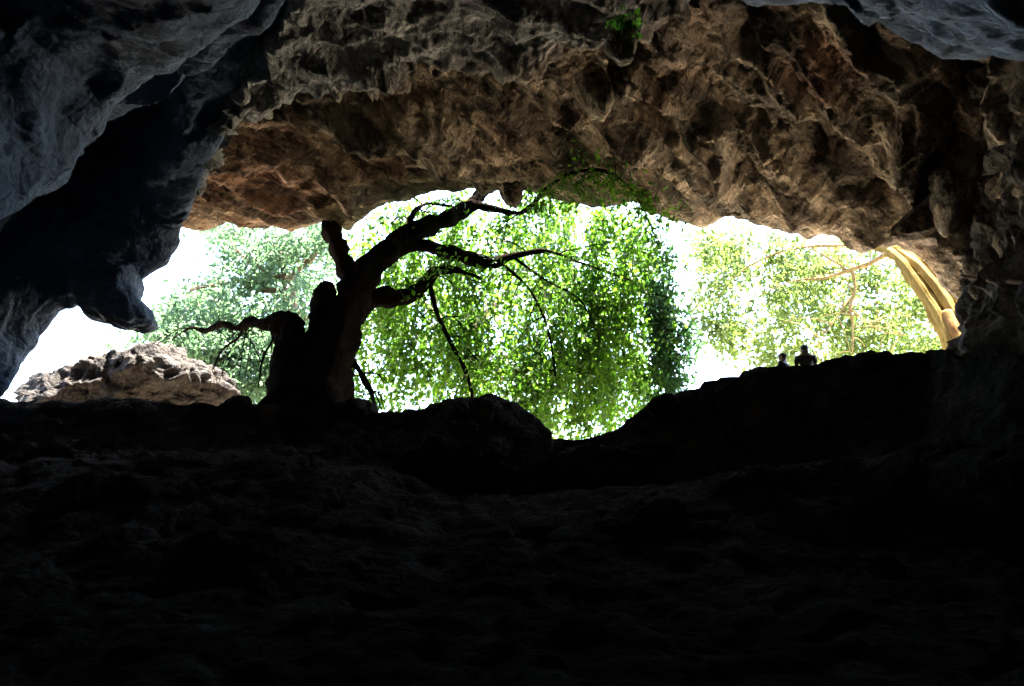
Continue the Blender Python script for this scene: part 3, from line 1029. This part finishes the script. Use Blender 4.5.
limbs = [
    [(404, 238, 24.7, .36), (430, 226, 25.0, .32), (455, 214, 25.3, .28), (474, 202, 25.6, .25), (487, 186, 26.0, .22), (500, 160, 26.8, .16)],
    [(355, 290, 23.6, .34), (345, 264, 24.0, .32), (335, 240, 24.6, .31), (330, 222, 25.4, .30), (331, 205, 26.2, .26), (338, 180, 27, .2)],
    [(372, 268, 24.1, .26), (395, 252, 24.5, .22), (420, 246, 24.8, .22), (446, 251, 25.0, .24), (470, 259, 25.1, .24), (495, 263, 25.2, .19), (514, 256, 25.2, .10), (546, 251, 25.2, .06), (582, 263, 25.2, .045), (630, 280, 25.0, .02)],
    [(352, 304, 23.5, .34), (378, 299, 23.7, .3), (400, 297, 23.9, .28), (416, 292, 24, .25), (428, 281, 24.1, .2), (437, 272, 24.2, .19), (455, 270, 24.3, .09), (480, 278, 24.4, .04)],
    [(290, 324, 23.2, .32), (277, 319, 23.4, .23), (264, 325, 23.7, .17), (251, 321, 24.0, .15), (237, 328, 24.3, .12), (222, 324, 24.7, .10), (206, 331, 25.1, .075), (191, 328, 25.5, .055), (172, 339, 26, .03)],
    [(430, 281, 24.1, .09), (436, 310, 24.2, .07), (452, 345, 24.3, .07), (466, 372, 24.4, .06), (474, 405, 24.5, .05), (478, 440, 24.5, .03)],
    [(408, 236, 24.7, .14), (412, 216, 25.1, .09), (426, 204, 25.6, .07), (448, 206, 26, .05), (470, 210, 26, .03)],
    [(345, 352, 23.0, .16), (360, 372, 23.1, .10), (372, 395, 23.3, .08), (378, 425, 23.4, .06)],
    [(470, 203, 25.6, .14), (498, 210, 25.3, .11), (518, 213, 24.4, .09), (532, 205, 23.2, .075), (548, 187, 21.9, .065), (575, 172, 20.9, .055), (604, 171, 20.9, .045), (628, 186, 21.5, .035), (645, 212, 22.8, .03), (660, 250, 23.5, .02)],
    [(500, 262, 25.1, .07), (530, 290, 25.2, .05), (548, 330, 25.3, .04), (556, 380, 25.3, .03)],
    [(512, 256, 25.2, .06), (545, 280, 25.4, .04), (580, 300, 25.6, .03), (600, 340, 25.7, .02)],
    [(246, 323, 24.1, .06), (238, 338, 24.4, .04), (222, 350, 24.7, .03), (212, 372, 24.9, .015)],
    [(268, 321, 23.7, .07), (273, 338, 23.9, .05), (263, 358, 24.1, .035), (258, 388, 24.2, .02)],
]
rt = np.random.default_rng(77)
twig_tips = []
for n_l, l in enumerate(limbs):
    mb = MB()
    mb.add(*limb(l, 12, 0.34, 10 + n_l, 0.06 if l[0][3] > .2 else 0.0))
    C = catmull([at(*q[:3]) for q in l], 40)
    rr = np.interp(np.linspace(0, len(l) - 1, 40), np.arange(len(l)), [q[3] for q in l])
    for i in range(8, 40, 2):              # fine forked twigs along the thinner stretches
        if rr[i] < 0.2 and rt.random() < 0.75:
            d = rt.normal(size=3) * np.array([1, .7, .6]) + np.array([0, .2, -.1])
            d /= np.linalg.norm(d)
            L = rt.uniform(.5, 1.5)
            p1 = C[i] + d * L * .5 + np.array([0, 0, .1])
            p2 = C[i] + d * L + np.array([0, 0, -.25 * L])
            r0 = min(rr[i] * .5, .03)
            mb.add(*tube([C[i], p1, p2], [r0, r0 * .7, r0 * .35], 5, .1, i, 3))
            tips = [p1, p2]
            for _ in range(2):
                d2 = d + rt.normal(size=3) * .6
                p3 = p1 + d2 * L * .4 - np.array([0, 0, .2 * L])
                mb.add(*tube([p1, (p1 + p3) / 2 + [0, 0, .04], p3], [r0 * .6, r0 * .45, r0 * .25], 5, .1, i + 1, 2))
                tips.append(p3)
            if n_l not in (4, 7, 11, 12):
                twig_tips += tips
    link('limb', mb.mesh('limb'), M_BARK, fig)

# crown: the bright curtain of hanging leafy twigs outside the lip
curtain = [(346, 232), (400, 208), (450, 188), (540, 178), (600, 184), (634, 192), (652, 230), (662, 280), (668, 330), (660, 360), (600, 375), (520, 380), (450, 350), (380, 330), (352, 300)]
st = spots_in(curtain, 560, 25.6, 31, 41, hole=0.11, hs=0.55)
pts, lines = strand_leaves(st, 42, 1.2, 4.2, 0.045, 0.15, 0.07)
tw = MB()
for i, ln in enumerate(lines):
    if i % 2 == 0 and len(ln) > 2:
        tw.add(*tube(ln, np.linspace(0.018, 0.006, len(ln)), 4, 0, i, 2))
pts = clear_of_cave(pts)
pts = pts[fbm(pts * 1.1 + 3, 3) > -0.30]
link('crown', leaf_mesh('crown', pts, 0.235, 43, 1.1), M_LEAF, fig)
link('hanging_twigs', tw.mesh('hanging_twigs'), M_BARK2, fig)
print('crown', len(pts))
tips = np.array(twig_tips)
tp = clump_leaves(tips, 11, (.28, .28, .2), 44)
link('crown', leaf_mesh('twig_leaves', clear_of_cave(tp), 0.2, 45, 0.9), M_LEAF, fig)
# nearer drape at the right side: rounded, roof shade put into a darker leaf colour at its outer edge
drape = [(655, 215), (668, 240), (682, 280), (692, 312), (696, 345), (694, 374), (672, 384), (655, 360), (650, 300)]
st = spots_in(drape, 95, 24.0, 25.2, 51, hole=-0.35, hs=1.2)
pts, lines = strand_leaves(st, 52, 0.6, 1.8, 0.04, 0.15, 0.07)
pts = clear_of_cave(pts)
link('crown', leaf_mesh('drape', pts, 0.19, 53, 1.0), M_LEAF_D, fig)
drape2 = [(585, 176), (625, 182), (648, 205), (664, 240), (676, 300), (672, 350), (640, 380), (600, 390), (590, 330), (600, 260)]
st = spots_in(drape2, 105, 24.4, 26.4, 54, hole=-0.1, hs=0.8)
pts, lines = strand_leaves(st, 55, 0.7, 2.2, 0.045, 0.16, 0.07)
pts = clear_of_cave(pts)
link('crown', leaf_mesh('drape_inner', pts, 0.2, 56, 1.0), M_LEAF, fig)
# leaves on the arching branch under the lip
arch = np.array([at(*q[:3]) for q in limbs[8][3:]])
ac = catmull(arch, 60)
st = np.concatenate([ac + np.random.default_rng(5 + k).normal(size=ac.shape) * 0.13 for k in range(2)])
pts, lines = strand_leaves(st, 62, 0.2, 0.7, 0.05, 0.12, 0.2)
link('crown', leaf_mesh('arch_leaves', pts, 0.15, 63), M_LEAF, fig)
# low leaves behind the trunk, centre
low = [(345, 300), (400, 300), (480, 330), (560, 340), (640, 350), (640, 400), (600, 425), (540, 432), (500, 415), (440, 395), (360, 412), (342, 380)]
st = spots_in(low, 135, 24.6, 28.5, 71, hole=0.0, hs=0.6)
pts, lines = strand_leaves(st, 72, 0.6, 1.8, 0.05, 0.17, 0.07)
pts = pts[fbm(pts * 1.1 + 8, 3) > -0.3]
link('crown', leaf_mesh('low_leaves', pts, 0.215, 73, 1.0), M_LEAF, fig)


# --- trees further out -------------------------------------------------------
def far_tree(name_label, base, trunk, branches, poly, Y0, Y1, count, per, spread, leaf, seed, mat_leaf, mat_bark, hole=-0.1, hs=0.5, gaps=-0.3, branch_mat=None, bs=1.0):
    t = empty('tree', at(*base))
    tag(t, name_label, 'tree', 'trees outside the cave mouth')
    mb = MB()
    mb.add(*limb(trunk, 12, 0.25, seed))
    link('trunk', mb.mesh('trunk'), mat_bark, t)
    for i, b in enumerate(branches):
        mb = MB()
        mb.add(*limb([(q[0], q[1], q[2], q[3] * bs) for q in b], 8, 0.25, seed + i + 1))
        rb = np.random.default_rng(seed * 7 + i)
        C = catmull([at(*q[:3]) for q in b], 24)
        for j in range(5, 24, 3):                      # side twigs
            d = rb.normal(size=3) * np.array([1, .6, .8])
            d /= np.linalg.norm(d)
            L = rb.uniform(.7, 2.0)
            mb.add(*tube([C[j], C[j] + d * L * .5 + [0, 0, .12], C[j] + d * L + [0, 0, -.1 * L]], [.04 * bs, .028 * bs, .012], 5, .15, j, 3))
        link('branch', mb.mesh('branch'), branch_mat or mat_bark, t)
    c = spots_in(poly, count, Y0, Y1, seed, hole=hole, hs=hs)
    P = clump_leaves(c, per, spread, seed + 5)
    P = clear_of_cave(P, 0.6)
    P = P[fbm(P * 0.9 + seed, 3) > gaps]
    link('crown', leaf_mesh('crown', P, leaf, seed + 9), mat_leaf, t)
    return t


def bt(pts, Y, r0, r1):
    k = len(pts)
    return [(a, b, Y + 0.3 * math.sin(i * 1.7), r0 + (r1 - r0) * i / (k - 1)) for i, (a, b) in enumerate(pts)]


blue = far_tree('spreading blue green tree seen between the left wall and the fig trunk', (294, 440, 33),
         bt([(300, 470), (296, 400), (293, 340), (292, 305), (288, 285), (286, 268)], 33, .42, .22),
         [bt([(288, 285), (300, 268), (312, 258), (320, 240), (324, 225)], 33, .2, .06), bt([(288, 280), (268, 272), (250, 262), (236, 250)], 33, .16, .05),
          bt([(290, 290), (262, 290), (240, 282), (215, 285), (190, 290)], 33, .14, .04), bt([(286, 270), (278, 250), (262, 235)], 33, .14, .05),
          bt([(294, 330), (310, 315), (330, 300)], 33, .14, .05), bt([(295, 360), (262, 345), (230, 350), (200, 358), (170, 352)], 33.4, .16, .04),
          bt([(295, 345), (268, 325), (230, 318), (196, 330), (166, 330)], 34, .13, .04)],
         [(205, 222), (345, 212), (350, 420), (230, 415), (200, 370), (150, 352), (108, 346), (128, 330), (160, 318), (190, 285), (212, 262)],
         31, 38, 430, 58, (0.42, 0.42, 0.26), 0.28, 81, M_LEAF_B, M_BARK2, -0.12, 0.35, -0.28)
c = spots_in([(160, 335), (285, 325), (285, 420), (235, 412), (200, 375), (165, 352)], 130, 29.5, 33, 88, hole=-0.1, hs=0.5)
link('crown', leaf_mesh('crown', clump_leaves(c, 46, (.42, .4, .26), 89), 0.25, 90), M_LEAF_B, blue)
c = spots_in([(-60, 60), (120, 110), (132, 240), (70, 275), (10, 290), (-60, 290)], 260, 30.5, 36, 85, hole=-0.2, hs=0.35)  # unseen leaves behind the left wall, added to shade the mound's left part
link('crown', leaf_mesh('crown', clear_of_cave(clump_leaves(c, 80, (.5, .5, .3), 86), 0.6), 0.24, 87), M_LEAF_B, blue)
far_tree('bright tree standing far behind the hanging green curtain', (470, 460, 38),
         bt([(470, 480), (472, 420), (466, 360), (470, 300)], 38, .4, .2),
         [bt([(468, 350), (430, 310), (400, 270), (380, 240)], 38, .2, .05), bt([(470, 330), (510, 290), (540, 250), (560, 215)], 38, .2, .05), bt([(470, 380), (520, 350), (570, 330), (610, 320)], 38, .15, .04)],
         [(350, 225), (420, 205), (500, 195), (560, 200), (630, 220), (640, 300), (640, 400), (600, 425), (540, 440), (460, 410), (420, 380), (350, 420)],
         35, 42, 170, 55, (0.5, 0.5, 0.34), 0.32, 91, M_LEAF_Y, M_BARK2, -0.05, 0.3, -0.2)

pale = far_tree('pale fig with smooth cream trunk draped beside the right wall', (962, 380, 25),
                [(968, 400, 24.6, .35), (953, 350, 25, .3), (940, 318, 25.4, .3), (923, 290, 25.8, .3), (907, 266, 26.2, .28), (893, 250, 26.6, .26), (872, 243, 27.2, .22)],
                [[(893, 250, 26.6, .22), (872, 262, 26.9, .15), (850, 270, 27.2, .13), (825, 278, 27.6, .08), (790, 282, 28, .05), (750, 300, 28.6, .03)],
                 [(852, 270, 27.2, .13), (855, 288, 27.3, .10), (850, 308, 27.3, .09), (853, 325, 27.4, .07), (852, 352, 27.4, .05)],
                 [(853, 295, 27.3, .07), (838, 315, 27.4, .05), (824, 335, 27.5, .04), (812, 358, 27.6, .03)],
                 [(880, 246, 26.9, .16), (850, 246, 27.3, .13), (815, 246, 27.8, .1), (780, 252, 28.2, .07), (740, 272, 28.8, .05), (715, 300, 29.2, .03)],
                 [(850, 272, 27.2, .08), (835, 262, 27.4, .06), (815, 250, 27.8, .05), (806, 240, 28, .04)],
                 [(848, 308, 27.3, .05), (880, 330, 27.4, .035), (905, 335, 27.4, .02)],
                 [(905, 262, 26.4, .14), (918, 245, 26.8, .1), (925, 225, 27.2, .06)]],
                [(690, 222), (740, 232), (800, 240), (870, 246), (905, 268), (935, 310), (948, 352), (860, 360), (800, 370), (740, 372), (712, 345), (700, 300), (690, 260)],
                28, 35, 360, 62, (0.38, 0.4, 0.26), 0.25, 101, M_LEAF_Y, M_PALE, branch_mat=M_PALE_B, bs=.62, hole=-0.08, hs=0.4, gaps=-0.22)
# more stems of the draped trunk, side by side
mb = MB()
for i, (dx, dy, r, dY) in enumerate([(8, 2, .17, -.35), (19, 4, .20, -.15), (-9, -1, .14, -.3), (31, 8, .16, -.4), (41, 14, .15, -.2)]):
    mb.add(*limb([(975 + dx * .4, 396, 24.5 + dY, r), (960 + dx * .8, 348 + dy, 24.8 + dY, r), (946 + dx, 314 + dy, 25.2 + dY, r), (928 + dx, 286 + dy * .6, 25.6 + dY, r * .95),
                  (911 + dx * .7, 264 + dy * .3, 26 + dY, r * .85), (893 + dx * .4, 250, 26.4, r * .8)], 20, 0.12, 130 + i, 0.13))
link('trunk', mb.mesh('trunk'), M_PALE, pale)
mb = MB()
mb.add(*limb([(974, 372, 24.1, .2), (964, 350, 24.3, .22), (955, 332, 24.5, .21), (946, 313, 24.8, .2)], 12, 0.12, 140))
o = link('cut_stem', mb.mesh('cut_stem'), M_CUT, pale)
o['label'] = 'sawn off orange brown stem'


# ------------------------------------------------------------------ little plant on the stalactite
pl = empty('small_plant', at(625, 26, KNOB_Y - .4))
tag(pl, 'tiny bright green plant sprouting from the tan knob under the roof', 'plant')
mb = MB()
for i, (a, b) in enumerate([(616, 20), (626, 16), (637, 25), (622, 14)]):
    mb.add(*limb([(625, 32, KNOB_Y - .38, .02), ((625 + a) / 2, (32 + b) / 2 + 1, KNOB_Y - .45, .014), (a, b, KNOB_Y - .5, .008)], 6, 0, i))
link('stem', mb.mesh('stem'), M_BARK2, pl)
c = np.array([at(a, b, KNOB_Y - .5) for a, b in [(616, 21), (624, 18), (637, 26), (621, 24), (630, 22)]])
M_SPRIG = leaf_mat('fresh_green_leaves', (0.06, 0.2, 0.02), (0.14, 0.38, 0.04), (0.1, 0.4, 0.03), (0.25, 0.6, 0.08))
link('leaves', leaf_mesh('leaves', clump_leaves(c, 14, (.07, .09, .05), 3), 0.14, 4), M_SPRIG, pl)

# tube added in place of a lit ledge edge on the right wall
mb = MB()
mb.add(*limb([(962, 276, 17.2, .05), (985, 280, 16.6, .05), (1005, 281, 15.6, .05), (1040, 286, 14.6, .045)], 8, 0.25, 150))
tag(link('lit_ledge_edge', mb.mesh('lit_ledge_edge'), M_BARK2), 'thin reddish tube drawn for a lit ledge edge on the dark right wall', 'lit_ledge_edge')


# ------------------------------------------------------------------ people sitting behind the rim
def skin_figure(name, joints, edges, mat, levels=2):
    me = bpy.data.meshes.new(name)
    me.from_pydata([j[0] for j in joints], edges, [])
    o = bpy.data.objects.new(name, me)
    COL.objects.link(o)
    sk = o.modifiers.new('skin', 'SKIN')
    sub = o.modifiers.new('sub', 'SUBSURF')
    sub.levels = sub.render_levels = levels
    for i, j in enumerate(joints):
        v = me.skin_vertices[0].data[i]
        r = j[1]
        v.radius = r if isinstance(r, tuple) else (r, r)
        v.use_root = (i == 0)
    bpy.context.view_layer.update()
    dg = bpy.context.evaluated_depsgraph_get()
    me2 = bpy.data.meshes.new_from_object(o.evaluated_get(dg))
    bpy.data.objects.remove(o)
    for p in me2.polygons:
        p.use_smooth = True
    return me2


def plain_mat(name, col, rough=0.8):
    m, nt, b = new_mat(name)
    tc = N(nt, 'ShaderNodeTexCoord')
    nf = tex_noise(nt, tc.outputs['Object'], 25, 4, 0.6)
    c = ramp(nt, nf, [(0.3, tuple(x * .8 for x in col)), (0.7, col)])
    nt.links.new(c, b.inputs['Base Color'])
    b.inputs['Roughness'].default_value = rough
    return m


M_SKIN = plain_mat('skin', (0.33, 0.2, 0.14), 0.6)
M_HAIR = plain_mat('dark_hair', (0.02, 0.015, 0.012), 0.6)
M_SHIRT = plain_mat('dark_shirt_cloth', (0.03, 0.035, 0.05))
M_SHIRT2 = plain_mat('charcoal_shirt_cloth', (0.045, 0.04, 0.04))
M_TROU = plain_mat('dark_trouser_cloth', (0.025, 0.027, 0.035))


def person(px, head_top_py, Y, turn, label, shirt, s=1.0):
    top = at(px, head_top_py, Y)
    seat = top - np.array([0, 0, 0.90 * s])
    # joints of a figure sitting on the ground, knees drawn up; local +y is where it faces
    J = [((0, 0, .12), (.16, .125)), ((0, .0, .30), (.135, .10)), ((0, .01, .47), (.16, .105)), ((0, .01, .59), (.12, .09)), ((0, .02, .66), (.075, .07)),
         ((0, .035, .73), (.10, .112)), ((0, .04, .81), (.10, .118)), ((0, .03, .855), (.075, .085))]
    Eg = [(i, i + 1) for i in range(7)]
    for sx in (-1, 1):
        b = len(J)
        J += [((sx * .18, .01, .56), .07), ((sx * .245, .10, .36), .05), ((sx * .16, .30, .34), .036), ((sx * .10, .37, .345), (.028, .02))]
        Eg += [(3, b), (b, b + 1), (b + 1, b + 2), (b + 2, b + 3)]
        for k, (fx, fz, ln) in enumerate([(-.03, 0, .065), (-.01, .004, .078), (.01, .004, .073), (.028, 0, .058)]):
            c = len(J)
            J += [((sx * (.09 + fx * .6), .40, .345 + fx), .0095), ((sx * (.085 + fx * .6), .40 + ln * .6, .335 + fx), .009), ((sx * (.075 + fx * .6), .40 + ln, .315 + fx), .008)]
            Eg += [(b + 3, c), (c, c + 1), (c + 1, c + 2)]
        c = len(J)
        J += [((sx * .065, .375, .375), .011), ((sx * .045, .40, .385), .009)]
        Eg += [(b + 3, c), (c, c + 1)]
        b = len(J)
        J += [((sx * .10, .06, .10), .10), ((sx * .14, .42, .40), .065), ((sx * .13, .56, .07), .045), ((sx * .13, .70, .035), (.04, .03))]
        Eg += [(0, b), (b, b + 1), (b + 1, b + 2), (b + 2, b + 3)]
    J = [((q[0][0] * s, q[0][1] * s, q[0][2] * s), tuple(t * s for t in q[1]) if isinstance(q[1], tuple) else q[1] * s) for q in J]
    o = link('person', skin_figure('person', J, Eg, None), M_SKIN)
    o.location = seat
    o.rotation_euler = (0, 0, turn)
    tag(o, label, 'person', 'people sitting on the rim')

    def child(name, me, mat):
        c = link(name, me, mat, o)
        return c
    # face: nose, ears, brow on one small mesh each would be lost at this size; nose and ears kept
    for sx in (-1, 1):
        bm = bmesh.new()
        bmesh.ops.create_uvsphere(bm, u_segments=10, v_segments=8, radius=.024 * s, matrix=Matrix.Translation((sx * .092 * s, .03 * s, .765 * s)) @ Matrix.Diagonal((.4, .8, 1.3, 1)))
        me = bpy.data.meshes.new('ear')
        bm.to_mesh(me)
        bm.free()
        child('ear', me, M_SKIN)
    bm = bmesh.new()
    bmesh.ops.create_cone(bm, segments=10, radius1=.018 * s, radius2=.006 * s, depth=.05 * s, matrix=Matrix.Translation((0, .128 * s, .775 * s)) @ Matrix.Rotation(0.35, 4, 'X'))
    me = bpy.data.meshes.new('nose')
    bm.to_mesh(me)
    bm.free()
    child('nose', me, M_SKIN)
    # hair cap
    bm = bmesh.new()
    bmesh.ops.create_uvsphere(bm, u_segments=28, v_segments=18, radius=1.0)
    for v in list(bm.verts):
        if v.co.z < -0.1 and v.co.y > -0.2 or v.co.z < -0.6:
            bm.verts.remove(v)
    for v in bm.verts:
        w = mnoise.noise(v.co * 4) * 0.05
        v.co = Vector((v.co.x * .102 * s * (1 + w), (.022 + v.co.y * .118 * (1 + w)) * s, (.806 + v.co.z * .104 * (1 + w)) * s))
    bmesh.ops.solidify(bm, geom=bm.faces[:], thickness=.008 * s)
    me = bpy.data.meshes.new('hair')
    bm.to_mesh(me)
    bm.free()
    for p in me.polygons:
        p.use_smooth = True
    child('hair', me, M_HAIR)
    # shirt with short sleeves
    J = [((0, 0, .11), (.185, .145)), ((0, 0, .30), (.165, .125)), ((0, .01, .46), (.20, .14)), ((0, .01, .60), (.15, .11)), ((0, .015, .645), (.085, .08))]
    Eg = [(0, 1), (1, 2), (2, 3), (3, 4)]
    for sx in (-1, 1):
        b = len(J)
        J += [((sx * .19, .01, .565), .088), ((sx * .24, .075, .41), .07)]
        Eg += [(3, b), (b, b + 1)]
    J = [((q[0][0] * s, q[0][1] * s, q[0][2] * s), tuple(t * s for t in q[1]) if isinstance(q[1], tuple) else q[1] * s) for q in J]
    child('shirt', skin_figure('shirt', J, Eg, None), shirt)
    J = [((0, 0, .10), (.18, .14))]
    Eg = []
    for sx in (-1, 1):
        b = len(J)
        J += [((sx * .10, .06, .105), .118), ((sx * .14, .42, .40), .082), ((sx * .132, .545, .10), .062)]
        Eg += [(0, b), (b, b + 1), (b + 1, b + 2)]
    J = [((q[0][0] * s, q[0][1] * s, q[0][2] * s), tuple(t * s for t in q[1]) if isinstance(q[1], tuple) else q[1] * s) for q in J]
    child('trousers', skin_figure('trousers', J, Eg, None), M_TROU)
    return seat


s1_ = person(783, 353.0, 20.6, math.radians(50), 'smaller person with short dark hair sitting at the rim, head lower', M_SHIRT, 0.97)
s2_ = person(804, 345.0, 20.5, math.radians(-8), 'taller person in dark shirt sitting at the rim nearer the pale trunk', M_SHIRT2, 1.06)
print('seats', s1_, s2_)
# the ledge they sit on
for sp in ((s1_ + s2_) / 2,):
    me = boulder_mesh('boulder', (1.2, 0.8, 0.5), 77, 5, 0.06, 6)
    V = np.array([v.co[:] for v in me.vertices])
    zt = min(s1_[2], s2_[2]) + 0.02
    o = link('boulder', me, M_FLOOR)
    o.location = (sp[0], sp[1] + 0.02, zt - V[:, 2].max() + 0.05)
    tag(o, 'flat topped dark rock the two people sit on', 'boulder', DK)

# ------------------------------------------------------------------ daylight
SUN_EL, SUN_AZ = math.radians(72), math.radians(72)   # azimuth from +y towards +x: behind the viewer, a little left
w = bpy.data.worlds.new('World')
S.world = w
w.use_nodes = True
nt = w.node_tree
sky = nt.nodes.new('ShaderNodeTexSky')
sky.sky_type = 'NISHITA'
sky.sun_disc = False
sky.sun_elevation = SUN_EL
sky.sun_rotation = SUN_AZ
sky.air_density = 1.0
sky.dust_density = 1.5
bg = nt.nodes['Background']
bg.inputs['Strength'].default_value = 0.15
nt.links.new(sky.outputs[0], bg.inputs[0])
sd = Vector((math.sin(SUN_AZ) * math.cos(SUN_EL), math.cos(SUN_AZ) * math.cos(SUN_EL), math.sin(SUN_EL)))
sl = bpy.data.lights.new('sun', 'SUN')
sl.energy = 5.0
sl.angle = math.radians(0.5)
sl.color = (1.0, 0.95, 0.86)
so = bpy.data.objects.new('sun', sl)
so.rotation_euler = sd.to_track_quat('Z', 'Y').to_euler()
COL.objects.link(so)

S.view_settings.view_transform = 'Standard'
S.view_settings.look = 'None'
S.view_settings.gamma = 1
S.view_settings.use_curve_mapping = False
S.view_settings.exposure = 4.5
S.render.engine = 'CYCLES'
S.cycles.use_denoising = True
S.cycles.max_bounces = 8
S.cycles.diffuse_bounces = 6
S.cycles.transmission_bounces = 6
S.cycles.sample_clamp_indirect = 8
